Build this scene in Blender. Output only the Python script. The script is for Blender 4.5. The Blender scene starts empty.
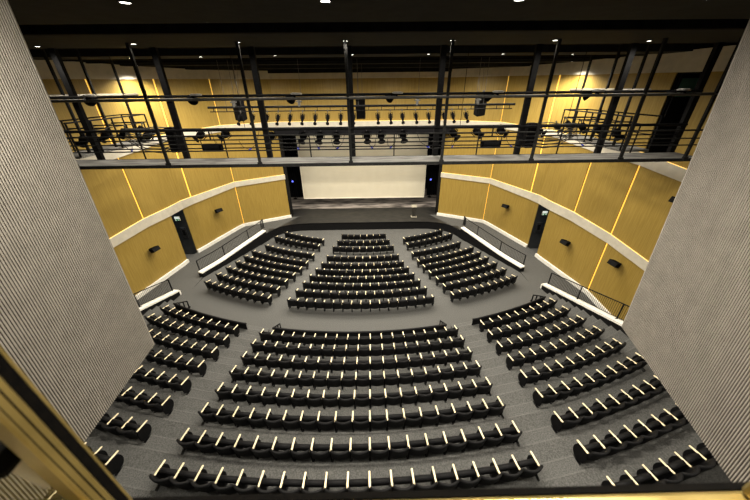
import bpy, math, random
from math import sin, cos, pi, radians, asin, atan2, hypot, sqrt
from mathutils import Vector, Matrix
random.seed(7)
S = bpy.context.scene
COL = S.collection
ORD = ['first','second','third','fourth','fifth','sixth','seventh','eighth','ninth','tenth','eleventh','twelfth',
       'thirteenth','fourteenth','fifteenth','sixteenth','seventeenth','eighteenth']
CZ = 11.84                      # height of the booth camera over the cross aisle

# ------------------------------------------------------------------ materials
def new_mat(name):
    m = bpy.data.materials.new(name); m.use_nodes = True
    nt = m.node_tree; b = nt.nodes['Principled BSDF']
    return m, nt, b
def noise_mat(name, c1, c2, scale=6, rough=.6, metal=0., vscale=(1,1,1), detail=4, bump=0., spec=.4, lo=.35, hi=.65):
    m, nt, b = new_mat(name)
    tc = nt.nodes.new('ShaderNodeTexCoord'); mp = nt.nodes.new('ShaderNodeMapping')
    n = nt.nodes.new('ShaderNodeTexNoise'); r = nt.nodes.new('ShaderNodeValToRGB')
    mp.inputs['Scale'].default_value = vscale
    n.inputs['Scale'].default_value = scale; n.inputs['Detail'].default_value = detail
    r.color_ramp.elements[0].position = lo; r.color_ramp.elements[1].position = hi
    r.color_ramp.elements[0].color = (*c1, 1); r.color_ramp.elements[1].color = (*c2, 1)
    nt.links.new(tc.outputs['Object'], mp.inputs['Vector']); nt.links.new(mp.outputs['Vector'], n.inputs['Vector'])
    nt.links.new(n.outputs['Fac'], r.inputs['Fac']); nt.links.new(r.outputs['Color'], b.inputs['Base Color'])
    b.inputs['Roughness'].default_value = rough; b.inputs['Metallic'].default_value = metal
    b.inputs['Specular IOR Level'].default_value = spec
    if bump:
        bp = nt.nodes.new('ShaderNodeBump'); bp.inputs['Strength'].default_value = bump; bp.inputs['Distance'].default_value = .02
        nt.links.new(n.outputs['Fac'], bp.inputs['Height']); nt.links.new(bp.outputs['Normal'], b.inputs['Normal'])
    return m
def emit_mat(name, c, s):
    m, nt, b = new_mat(name)
    b.inputs['Base Color'].default_value = (*c, 1); b.inputs['Emission Color'].default_value = (*c, 1)
    b.inputs['Emission Strength'].default_value = s
    return m
M = {}
M['carpet'] = noise_mat('grey_carpet', (.054,.054,.052), (.108,.108,.103), 30, .95, detail=10, bump=.2, spec=.1)
M['carpet_step_lit'] = noise_mat('grey_carpet_lit_step', (.062,.062,.060), (.118,.118,.113), 30, .95, detail=10, bump=.2, spec=.1)  # paler copy of the carpet; lit step tops put into the colour
M['lit_edge'] = noise_mat('painted_lit_edge', (.085,.085,.081), (.13,.13,.125), 30, .9, spec=.1)  # paler tone paints the way light catches each aisle step edge
M['fabric'] = noise_mat('black_fabric', (.0045,.0045,.005), (.0095,.0095,.0102), 40, .65, spec=.14)
M['shell'] = noise_mat('black_shell', (.004,.004,.0045), (.007,.007,.0078), 25, .65, spec=.12)
M['arm'] = noise_mat('pale_beech', (.80,.68,.43), (.90,.79,.55), 8, .35, vscale=(6,1,6))
M['wood'] = noise_mat('honey_veneer', (.268,.178,.036), (.328,.226,.053), 4, .45, vscale=(6,6,.25), detail=7, spec=.35)
M['cream'] = noise_mat('cream_plaster', (.50,.465,.385), (.57,.53,.44), 3, .7)
M['white'] = noise_mat('white_paint', (.74,.72,.66), (.84,.82,.76), 4, .5)
M['black'] = noise_mat('black_paint', (.005,.005,.0055), (.009,.009,.0095), 10, .75, spec=.1)
M['drape'] = noise_mat('black_drape', (.004,.004,.005), (.010,.010,.012), 5, .9, vscale=(8,8,.3), spec=.1)
M['ceil'] = noise_mat('charcoal_ceiling', (.015,.0157,.016), (.020,.0207,.021), 3, .9, spec=.1)
M['void'] = noise_mat('black_ceiling_void', (.006,.006,.006), (.012,.011,.011), 3, .95, spec=.05)
M['steel'] = noise_mat('dark_grey_steel', (.010,.010,.010), (.018,.018,.017), 12, .8, spec=.15)
M['pipe'] = noise_mat('grey_pipe', (.05,.048,.044), (.085,.082,.075), 12, .6)
M['deck'] = noise_mat('grey_walkway_board', (.07,.068,.064), (.24,.235,.22), 2.2, .8, vscale=(.6,5,5), detail=6)
M['gear'] = noise_mat('black_fixture', (.002,.002,.0023), (.0045,.0045,.005), 20, .85, spec=.04)
M['lens'] = noise_mat('fixture_lens', (.26,.25,.235), (.34,.33,.31), 20, .4)
M['blue'] = noise_mat('blue_plug', (.01,.02,.35), (.02,.04,.5), 20, .4)
M['brass'] = noise_mat('brass_frame', (.30,.225,.075), (.42,.32,.115), 9, .3, metal=.75, vscale=(1,1,1))
M['gasket'] = noise_mat('black_gasket', (.002,.002,.002), (.004,.0035,.003), 160, .95, spec=.02)
M['screen'] = noise_mat('screen_cloth', (.66,.61,.475), (.69,.64,.505), 1.2, .9, spec=.1)
M['screen_edge'] = noise_mat('screen_hem', (.78,.73,.60), (.82,.77,.64), 2, .8)
M['rib'] = noise_mat('warm_grey_rib', (.215,.198,.172), (.25,.23,.20), 6, .7, spec=.2)
M['riback'] = noise_mat('dark_rib_groove', (.022,.018,.016), (.032,.027,.024), 6, .9, spec=.1)
M['stagefloor'] = noise_mat('stage_boards', (.008,.008,.0075), (.025,.0235,.021), 1.6, .55, vscale=(1,2.5,1), detail=8, spec=.35)
M['pale_boards'] = noise_mat('pale_stage_boards', (.05,.044,.040), (.30,.265,.24), 1.3, .7, vscale=(.5,1.6,1), detail=9, lo=.38, hi=.62)  # paler mottled tone for the boards from mid stage back
M['gold'] = emit_mat('amber_led', (1.0,.57,.085), 1.1)
M['goldtop'] = emit_mat('warm_led', (1.0,.66,.20), 1.1)
M['lamp'] = emit_mat('downlight_glow', (1.0,.95,.86), 12)
M['bluled'] = emit_mat('blue_led', (.12,.16,1.0), 3)
M['exitw'] = emit_mat('exit_white', (.85,.92,.82), .9)
M['exitg'] = emit_mat('exit_green', (.03,.30,.10), .2)
M['greeng'] = noise_mat('green_glass', (.10,.26,.19), (.14,.32,.24), 3, .3)
M['corr'] = noise_mat('dark_corridor', (.022,.025,.028), (.032,.035,.038), 3, .7)
M['posterframe'] = noise_mat('dark_poster', (.012,.012,.013), (.04,.04,.042), 8, .4)
M['acryl'] = noise_mat('lectern_body', (.03,.028,.024), (.05,.046,.04), 6, .3)
M['lectop'] = noise_mat('lectern_trim', (.26,.24,.19), (.32,.29,.23), 6, .4)
M['pale'] = noise_mat('pale_metal', (.55,.52,.44), (.66,.62,.53), 6, .4)
mg, nt, b = new_mat('window_glass')
for n in list(nt.nodes):
    if n.type != 'OUTPUT_MATERIAL': nt.nodes.remove(n)
out = [n for n in nt.nodes if n.type == 'OUTPUT_MATERIAL'][0]
t_, g_, x_ = nt.nodes.new('ShaderNodeBsdfTransparent'), nt.nodes.new('ShaderNodeBsdfGlossy'), nt.nodes.new('ShaderNodeMixShader')
t_.inputs['Color'].default_value = (.93,.93,.88,1); g_.inputs['Roughness'].default_value = .02
x_.inputs['Fac'].default_value = .22
nt.links.new(t_.outputs[0], x_.inputs[1]); nt.links.new(g_.outputs[0], x_.inputs[2]); nt.links.new(x_.outputs[0], out.inputs[0])
M['glass'] = mg

# ------------------------------------------------------------------ mesh builder
class MB:
    def __init__(s): s.v = []; s.f = []; s.m = []; s.sm = []
    def add(s, vs, fs, mi=0, smooth=False):
        o = len(s.v); s.v += [tuple(p) for p in vs]
        s.f += [tuple(i+o for i in f) for f in fs]; s.m += [mi]*len(fs); s.sm += [smooth]*len(fs); return s
    def box(s, c, d, rot=None, mi=0, bev=0.):
        hx, hy, hz = d[0]/2, d[1]/2, d[2]/2
        if bev <= 0:
            P = [Vector((x,y,z)) for z in (-hz,hz) for y in (-hy,hy) for x in (-hx,hx)]
            F = [(0,2,3,1),(4,5,7,6),(0,1,5,4),(2,6,7,3),(0,4,6,2),(1,3,7,5)]
        else:
            e = min(bev, hx*.95, hy*.95, hz*.95); P = []; F = []
            ring = [(-hx+e,-hy),(hx-e,-hy),(hx,-hy+e),(hx,hy-e),(hx-e,hy),(-hx+e,hy),(-hx,hy-e),(-hx,-hy+e)]
            inn = [(max(-hx+e,min(hx-e,x)), max(-hy+e,min(hy-e,y))) for x,y in ring]
            for lst,z in ((inn,-hz),(ring,-hz+e),(ring,hz-e),(inn,hz)): P += [Vector((x,y,z)) for x,y in lst]
            for k in range(3):
                for i in range(8):
                    j=(i+1)%8; F.append((k*8+i,k*8+j,(k+1)*8+j,(k+1)*8+i))
            F.append(tuple(range(7,-1,-1))); F.append(tuple(range(24,32)))
        if rot is not None: P = [rot @ p for p in P]
        C = Vector(c); return s.add([p+C for p in P], F, mi)
    def beam(s, a, b, w, h, mi=0, up=(0,0,1)):
        a, b = Vector(a), Vector(b); d = (b-a); L = d.length; d.normalize()
        u = Vector(up)
        if abs(d.dot(u)) > .98: u = Vector((0,1,0))
        x = d.cross(u).normalized(); z = x.cross(d)
        R = Matrix((x, d, z)).transposed()
        return s.box((a+b)/2, (w, L, h), R, mi)
    def tube(s, pts, r, n=8, mi=0, closed=False, smooth=True):
        pts = [Vector(p) for p in pts]; N = len(pts); V = []; F = []
        for i,p in enumerate(pts):
            a = pts[max(i-1,0)]; c = pts[min(i+1,N-1)]; d = (c-a).normalized()
            u = Vector((0,0,1)) if abs(d.z) < .95 else Vector((0,1,0))
            x = d.cross(u).normalized(); y = x.cross(d)
            rr = r[i] if isinstance(r,(list,tuple)) else r
            for k in range(n): V.append(p + x*rr*cos(2*pi*k/n) + y*rr*sin(2*pi*k/n))
        for i in range(N-1):
            for k in range(n):
                l=(k+1)%n; F.append((i*n+k,(i+1)*n+k,(i+1)*n+l,i*n+l))
        s.add(V,F,mi,smooth)
        s.add([V[k] for k in range(n)],[tuple(range(n))],mi); s.add([V[(N-1)*n+k] for k in range(n)],[tuple(range(n-1,-1,-1))],mi)
        return s
    def prism(s, poly, z0, z1, mi=0):
        n = len(poly); V = [(x,y,z0) for x,y in poly]+[(x,y,z1) for x,y in poly]
        F = [tuple(range(n-1,-1,-1)), tuple(range(n,2*n))]+[(i,(i+1)%n,n+(i+1)%n,n+i) for i in range(n)]
        return s.add(V,F,mi)
    def build(s, name, mats, parent=None, loc=None):
        me = bpy.data.meshes.new(name); me.from_pydata(s.v, [], s.f)
        for m in (mats if isinstance(mats,(list,tuple)) else [mats]): me.materials.append(m)
        me.polygons.foreach_set('material_index', s.m); me.polygons.foreach_set('use_smooth', s.sm); me.update()
        o = bpy.data.objects.new(name, me); COL.objects.link(o)
        if parent: o.parent = parent
        if loc: o.location = loc
        return o
def tag(o, label=None, cat=None, group=None, kind=None):
    if label: o['label'] = label
    if cat: o['category'] = cat
    if group: o['group'] = group
    if kind: o['kind'] = kind
    return o
def empty(name, loc=(0,0,0), rot=(0,0,0)):
    o = bpy.data.objects.new(name, None); o.location = loc; o.rotation_euler = rot; o.empty_display_size = .1
    COL.objects.link(o); return o
def thing(name, label, cat, loc=(0,0,0), rot=(0,0,0), group=None, kind=None):
    return tag(empty(name, loc, rot), label, cat, group, kind)
def dup(root, loc, rot=None, label=None, group=None, skip=()):
    def rec(o, par):
        c = o.copy(); COL.objects.link(c)
        if par: c.parent = par
        for ch in list(o.children):
            if ch.name.split('.')[0] not in skip: rec(ch, c)
        return c
    r = rec(root, None); r.location = loc
    if rot is not None: r.rotation_euler = rot
    if label: r['label'] = label
    if group: r['group'] = group
    return r

# ------------------------------------------------------------------ camera
cd = bpy.data.cameras.new('camera'); cam = bpy.data.objects.new('camera', cd); COL.objects.link(cam)
F_PX, PIT, YAW, ROL = 294.29, .50145, .01204, -.01061
cp, sp = cos(PIT), sin(PIT)
Fw = Vector((sin(YAW)*cp, cos(YAW)*cp, -sp)); R0 = Vector((cos(YAW), -sin(YAW), 0)); U0 = R0.cross(Fw)
Rr = R0*cos(ROL)+U0*sin(ROL); Uu = U0*cos(ROL)-R0*sin(ROL)
mw = Matrix((Rr, Uu, -Fw)).transposed().to_4x4(); mw.translation = Vector((.708, 0, CZ)); cam.matrix_world = mw
cd.sensor_width = 36; cd.lens = F_PX*36/750; cd.clip_start = .02; cd.clip_end = 200
cd.dof.use_dof = True; cd.dof.focus_distance = 14; cd.dof.aperture_fstop = 2.8
S.camera = cam

# ------------------------------------------------------------------ plan of the room
YR = 35.60; YFc = 36.22                 # arc centres of the rear and front seating
RHO = [24.675,25.652,26.655,27.647,28.659,29.646,30.660,31.666,32.66]
ZR = [.457+.2994*k for k in range(9)]
FRHO = [12.323,13.583,14.674,16.311,17.421,18.328,19.223,20.119,21.065,22.055]
ZF = [-.255,-.255,-.250,-.200,-.175,-.145,-.113,-.077,-.040,0.]
FA=[None,14.97,14.62,13.90,13.79,14.03,14.25,14.59,14.71,14.79]
ZFOOT = -.27; ZST = .50                 # front floor, stage floor
P0=(7.45,28.0); P1=(11.45,25.95); PA=(13.28,22.2); P2=(13.70,21.4); P3=(13.86,20.1); PB=(14.24,18.1); PC=(14.77,15.3); PD=(15.08,12.6); PE=(15.3,9.6); PF=(15.4,3.0)
ZB = -1.2

def par_x(y):       # outer edge of the seating (inner face of the parapets)
    if y > 24.1: return 8.75
    if y > 17.9: return 8.75+(24.1-y)/(6.2)*2.75
    if y > 15.8: return 12.0
    return 12.05+(15.8-y)*.075

# ---- floor: terraces
fl = MB()
def ring(mb, cy, r0, r1, z, lim, zr=None, n=56, mi=0):
    """annular terrace about (0,cy); lim(y) half width; zr: bottom of the front riser (inner radius)"""
    def amax(r):
        a = .9
        for _ in range(30):
            x = r*sin(a); y = cy-r*cos(a)
            if x > lim(y): a -= .02
        lo, hi = 0, min(a+.04, 1.3)
        for _ in range(30):
            mid=(lo+hi)/2
            if r*sin(mid) > lim(cy-r*cos(mid)): hi=mid
            else: lo=mid
        return lo
    A0, A1 = amax(r0), amax(r1); V=[]; F=[]
    for i in range(n+1):
        t = -1+2*i/n
        V.append((r0*sin(A0*t), cy-r0*cos(A0*t), z)); V.append((r1*sin(A1*t), cy-r1*cos(A1*t), z))
        V.append((r0*sin(A0*t), cy-r0*cos(A0*t), z if zr is None else zr))
    for i in range(n):
        a=3*i; b=3*i+3
        F.append((a,a+1,b+1,b))
        if zr is not None: F.append((a,b,b+2,a+2))
    mb.add(V,F,mi)
for k in range(9):
    z0 = 0 if k == 0 else ZR[k-1]
    ring(fl, YR, RHO[k]-.42, (RHO[k+1]-.42) if k < 8 else 36.0, ZR[k], par_x, z0)
# cross aisle, out to the walls and doors
def wall_x(y):
    pts = [PF,PE,PD,PC,PB,P3,P2,PA,P1,P0]
    for a,b in zip(pts,pts[1:]):
        if a[1] <= y <= b[1]: return a[0]+(b[0]-a[0])*(y-a[1])/(b[1]-a[1])
    return pts[0][0] if y < PF[1] else P0[0]
rb = FRHO[9]-.42
V=[];F=[];n=64
for i in range(n+1):
    t=-1+2*i/n
    # inner boundary: edge of the front tiers out to the front parapet end, then the wall; outer boundary: rear tier edge
    a=t*.56; xi=rb*sin(a); yi=YFc-rb*cos(a)
    a2=t*.50; r2=RHO[0]-.42; xo=r2*sin(a2); yo=YR-r2*cos(a2)
    V += [(xi,yi,0),(xo,yo,0)]
for i in range(n): F.append((2*i,2*i+1,2*i+3,2*i+2))
fl.add(V,F)
for s in (-1,1):       # landing by the doors and the passage behind the rear parapets
    e=[(11.55,18.05),(13.95,20.0),(14.26,18.0),(14.80,15.2),(12.0,15.2),(11.6,13.9),(11.55,15.5)]
    e=[(x*s,y) for x,y in e]; 
    if s<0: e=e[::-1]
    fl.add([(x,y,-.004) for x,y in e],[tuple(range(len(e)))])
    q=[(11.5,18.0,0),(13.95,19.9,0),(13.72,21.5,0),(11.1,19.6,0.0)]
    fl.add([(x*s,y,z) for x,y,z in q],[(0,1,2,3) if s>0 else (3,2,1,0)])
    q=[(12.05,15.2,0),(14.82,15.2,0),(15.3,9.4,-1.0),(12.5,9.4,-1.0)]
    fl.add([(x*s,y,z) for x,y,z in q],[(3,2,1,0) if s>0 else (0,1,2,3)])
# front terraces, falling to the stage foot
for k in range(8,-1,-1):
    ring(fl, YFc, (FRHO[k]-.42) if k else 11.2, FRHO[k+1]-.42, ZF[k], lambda y: par_x(y)+.25, None)
    V=[]
    r=FRHO[k+1]-.42
    ring(fl, YFc, r-.001, r, ZF[k+1], lambda y: par_x(y)+.25, ZF[k])
q=[(-9.6,27.2),(9.6,27.2),(9.6,23.5),(-9.6,23.5)]
fl.add([(x,y,ZFOOT-.004) for x,y in q],[(3,2,1,0)])
floor = tag(fl.build('floor', M['carpet']), 'grey carpeted floor stepping down in curved tiers to the stage', 'floor', kind='structure')
# half steps in the aisles
st = MB()
def arc_step(mb, cy, r0, r1, xa, xb, z0, z1, n=6):
    V=[]
    for i in range(n+1):
        x=xa+(xb-xa)*i/n
        for r in (r0,r1):
            a=asin(max(-1,min(1,x/r))); V += [(x,cy-r*cos(a),z0),(x,cy-r*cos(a),z1)]
    F=[]
    for i in range(n):
        o=4*i; p=o+4
        F += [(o+1,o+3,p+3,p+1),(o,o+1,p+1,p),(o+2,p+2,p+3,o+3)]
    F += [(0,2,3,1),(4*n,4*n+1,4*n+3,4*n+2)]
    mb.add(V,F)
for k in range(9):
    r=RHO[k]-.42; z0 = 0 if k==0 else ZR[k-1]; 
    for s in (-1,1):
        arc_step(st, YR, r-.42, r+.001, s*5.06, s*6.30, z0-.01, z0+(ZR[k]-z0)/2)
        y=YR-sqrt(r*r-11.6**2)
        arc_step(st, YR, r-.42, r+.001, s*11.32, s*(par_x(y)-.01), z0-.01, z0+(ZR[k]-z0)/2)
st.build('floor_aisle_steps', M['carpet_step_lit'], floor)
ns=MB()  # step edges caught by light, drawn as paler strips
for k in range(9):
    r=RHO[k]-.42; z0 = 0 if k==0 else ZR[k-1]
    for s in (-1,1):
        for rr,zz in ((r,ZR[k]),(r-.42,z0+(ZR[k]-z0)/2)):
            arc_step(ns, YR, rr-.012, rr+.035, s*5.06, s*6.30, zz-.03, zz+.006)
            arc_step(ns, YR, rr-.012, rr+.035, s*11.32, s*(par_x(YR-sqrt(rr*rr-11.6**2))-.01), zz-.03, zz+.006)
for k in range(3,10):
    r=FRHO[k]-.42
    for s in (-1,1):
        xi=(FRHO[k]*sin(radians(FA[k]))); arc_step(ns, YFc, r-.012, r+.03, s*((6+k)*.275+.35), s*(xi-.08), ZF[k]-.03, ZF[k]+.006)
ns.build('floor_lit_edges', M['lit_edge'], floor)

# ------------------------------------------------------------------ stage
stage = tag(empty('stage'), 'low black stage with a curved front edge below the white screen', 'stage', kind='structure')
edge = [(9.9,21.6)] 
def edge_pts():
    L=[(8.75,24.1),(8.6,24.55),(8.25,25.15),(7.7,25.65),(7.0,26.0),(6.2,26.2),(5.0,26.28),(2.5,26.3),(0,26.3)]
    return L+[(-x,y) for x,y in L[-2::-1]]
E_=edge_pts()
top=MB(); top.add([(x,y,ZST) for x,y in E_]+[(-9.0,30.2,ZST),(9.0,30.2,ZST)],[tuple(range(len(E_)+2))[::-1]])
top.add([(x,y,ZST) for x,y in ((-9,36.9),(9,36.9),(9,37.3),(-9,37.3))],[(0,1,2,3)])
top.build('stage_apron', M['stagefloor'], stage)
wn=MB(); wn.add([(x,y,ZST) for x,y in ((-9,30.2),(9,30.2),(9,36.9),(-9,36.9))],[(0,1,2,3)]); wn.build('stage_boards', M['pale_boards'], stage)
fa=MB()
for a,b in zip(E_,E_[1:]): fa.add([(a[0],a[1],ZST),(b[0],b[1],ZST),(b[0],b[1],ZFOOT-.1),(a[0],a[1],ZFOOT-.1)],[(0,1,2,3)])
for a,b in zip(E_,E_[1:]): fa.beam((a[0],a[1],ZST-.02),(b[0],b[1],ZST-.02),.05,.045)
fa.build('stage_fascia', M['black'], stage)
# side ramps beside the stage with their black side wall and white cap
def ramp_z(y): return 0 if y < 19.6 else min(ZST, (y-19.6)/5.6*ZST)
for s,nm in ((-1,'left'),(1,'right')):
    rp=MB(); ys=[18.0,19.6,21.4,22.2,24.1,25.2,26.0,27.0,28.0]
    V=[];F=[]
    for y in ys:
        xi=par_x(y) if y<=24.1 else 8.75-(y-24.1)*.55
        V += [(s*(xi+.05),y,ramp_z(y)+.004),(s*(wall_x(min(y,27.95))+.02),y,ramp_z(y)+.004)]
    for i in range(len(ys)-1): F.append((2*i,2*i+1,2*i+3,2*i+2) if s>0 else (2*i+2,2*i+3,2*i+1,2*i))
    rp.add(V,F); tag(rp.build('floor_ramp_'+nm, M['carpet']), 'grey carpeted side ramp up to the stage along the %s wall'%nm, 'ramp', kind='structure')
    pb=MB(); pc=MB()
    ysp=[17.95+i*(24.1-17.95)/10 for i in range(11)]
    for a,b in zip(ysp,ysp[1:]):
        za,zb=ramp_z(a)+.33-.0*(a),ramp_z(b)+.33
        xa,xb=par_x(max(a,17.95)) if a>17.9 else 11.5, par_x(b)
        # black wall from the terraces up to the cap
        pb.add([(s*xa,a,-.5),(s*xb,b,-.5),(s*xb,b,zb),(s*xa,a,za),(s*(xa+.3),a,-.5),(s*(xb+.3),b,-.5),(s*(xb+.3),b,zb),(s*(xa+.3),a,za)],
               [(0,1,2,3),(7,6,5,4),(3,2,6,7)])
        pc.beam((s*(xa+.15),a-.02,za+.05),(s*(xb+.15),b+.02,zb+.05),.34,.10)
    pb.add([(s*par_x(17.95),17.95,-.5),(s*(par_x(17.95)+.3),17.95,-.5),(s*(par_x(17.95)+.3),17.95,.33),(s*par_x(17.95),17.95,.33)],[(0,1,2,3)])
    pw=tag(pb.build('wall_ramp_'+nm, M['black']), 'black low wall with white cap between the %s ramp and front seats'%nm, 'low wall', kind='structure')
    for a,b in zip(ysp[:-1],ysp[1:]):   # thin raised lip along the cap
        pc.beam((s*(par_x(a)+.27),a,ramp_z(a)+.455),(s*(par_x(b)+.27),b,ramp_z(b)+.455),.05,.05)
    pc.build('white_cap', M['white'], pw)
# rear parapets
def rpz(y): return .30+max(0,(15.75-y))*.292
for s,nm in ((-1,'left'),(1,'right')):
    pb=MB(); pc=MB(); ysp=[15.85-i*.62 for i in range(12)]
    for a,b in zip(ysp,ysp[1:]):
        xa,xb=par_x(a),par_x(b); za,zb=rpz(a),rpz(b)
        pb.add([(s*xa,a,-1.2),(s*xb,b,-1.2),(s*xb,b,zb),(s*xa,a,za),(s*(xa+.28),a,-1.2),(s*(xb+.28),b,-1.2),(s*(xb+.28),b,zb),(s*(xa+.28),a,za)],
               [(0,1,2,3),(7,6,5,4),(3,2,6,7)])
        pc.beam((s*(xa+.14),a+.02,za+.05),(s*(xb+.14),b-.02,zb+.05),.36,.11)
        pc.beam((s*(xa+.25),a,za+.125),(s*(xb+.25),b,zb+.125),.04,.04)
    x=par_x(15.85); pb.add([(s*x,15.85,-1.2),(s*(x+.28),15.85,-1.2),(s*(x+.28),15.85,.3),(s*x,15.85,.3)],[(0,1,2,3)])
    pc.box((s*(x+.14),15.9,.14),(.34,.1,.34))
    pw=tag(pb.build('wall_parapet_'+nm, M['black']), 'rising low wall with white cap at the %s edge of the rear seats'%nm, 'low wall', kind='structure')
    pc.build('white_cap', M['white'], pw)

# ------------------------------------------------------------------ side walls and panels
LBOT={P0:4.39,P1:4.29,PA:4.09,P2:3.99,P3:3.95,PB:3.95,PC:3.72,PD:3.36,PE:2.95,PF:2.2}
LTOP={P0:4.82,P1:4.74,PA:4.64,P2:4.60,P3:4.57,PB:4.55,PC:4.27,PD:3.87,PE:3.45,PF:2.7}
UBOT={P0:8.90,P1:8.88,PA:8.84,P2:8.76,P3:8.62,PB:8.42,PC:8.24,PD:7.93,PE:7.6,PF:7.0}
UTOP={P0:9.38,P1:9.36,PA:9.24,P2:9.16,P3:9.06,PB:8.92,PC:8.84,PD:8.46,PE:8.1,PF:7.5}
BULK={P0:12.60,P1:12.60,PA:12.52,P2:12.5,P3:12.45,PB:12.42,PC:12.36,PD:12.3,PE:12.2,PF:12.1}
CEIL=13.13
def base_z(y): return ramp_z(y) if y>15.2 else (15.2-y)*-.172
def lerp(a,b,t): return a+(b-a)*t
def panel(mb, a, b, za0, zb0, za1, zb1, s, inset=.0, g0=.06, g1=.06, th=.07, off=.10):
    """slab standing off the wall by off, a->b in plan (y falling), with end gaps; top/bottom follow the given heights"""
    d=Vector((b[0]-a[0],b[1]-a[1])); PT=.022; L=d.length; d/=L; nrm=Vector((-d.y*-1,-d.x*1))
    nrm=Vector((d.y,-d.x)); 
    if nrm.x>0: nrm=-nrm          # towards the room on the right-hand wall
    p=Vector(a)+d*g0; q=Vector(b)-d*g1; ta=g0/L; tb=1-g1/L
    z=[lerp(za0,zb0,ta),lerp(za0,zb0,tb),lerp(za1,zb1,ta),lerp(za1,zb1,tb)]
    p1=p+nrm*off; q1=q+nrm*off; p2=p+nrm*(off-th); q2=q+nrm*(off-th)
    V=[(p1.x,p1.y,z[0]),(q1.x,q1.y,z[1]),(q1.x,q1.y,z[3]),(p1.x,p1.y,z[2]),(p2.x,p2.y,z[0]),(q2.x,q2.y,z[1]),(q2.x,q2.y,z[3]),(p2.x,p2.y,z[2])]
    F=[(0,1,2,3),(7,6,5,4),(0,4,5,1),(3,2,6,7),(0,3,7,4),(1,5,6,2)]
    V=[(x*s,y,zz) for x,y,zz in V]
    mb.add(V,F if s<0 else [f[::-1] for f in F])
def wallsurf(mb, pts, z0, z1, s, back=.0):
    for a,b in zip(pts,pts[1:]):
        f0=z0 if not callable(z0) else None
        V=[(a[0]*s,a[1],z0),(b[0]*s,b[1],z0),(b[0]*s,b[1],z1),(a[0]*s,a[1],z1)]
        mb.add(V,[(0,1,2,3)])
def band(mb, pts, bot, top_, s, prot=.34):
    n=len(pts); NR=[]
    for i,p in enumerate(pts):
        a=pts[max(i-1,0)]; b=pts[min(i+1,n-1)]; d=Vector((b[0]-a[0],b[1]-a[1])).normalized(); nn=Vector((d.y,-d.x))
        if nn.x>0: nn=-nn
        NR.append(nn)
    V=[]
    for p,nn in zip(pts,NR):
        q=Vector(p)+nn*prot; k=bot[p]; t=top_[p]
        V += [(p[0]*s,p[1],k),(q.x*s,q.y,k),(q.x*s,q.y,t),(p[0]*s,p[1],t-.0)]
    F=[]
    for i in range(n-1):
        o=4*i; w=o+4
        F += [(o+1,w+1,w+2,o+2),(o,w,w+1,o+1),(o+2,w+2,w+3,o+3)]
    F += [(0,1,2,3),(4*n-4,4*n-1,4*n-2,4*n-3)]
    mb.add(V,F)
    return NR
PG=(14.896,14.2)
for D_ in (LBOT,LTOP,UBOT,UTOP,BULK): D_[PG]=lerp(D_[PC],D_[PD],1.1/2.7)
ALL=[P0,P1,PA,P2,P3,PB,PC,PG,PD,PE,PF]
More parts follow.
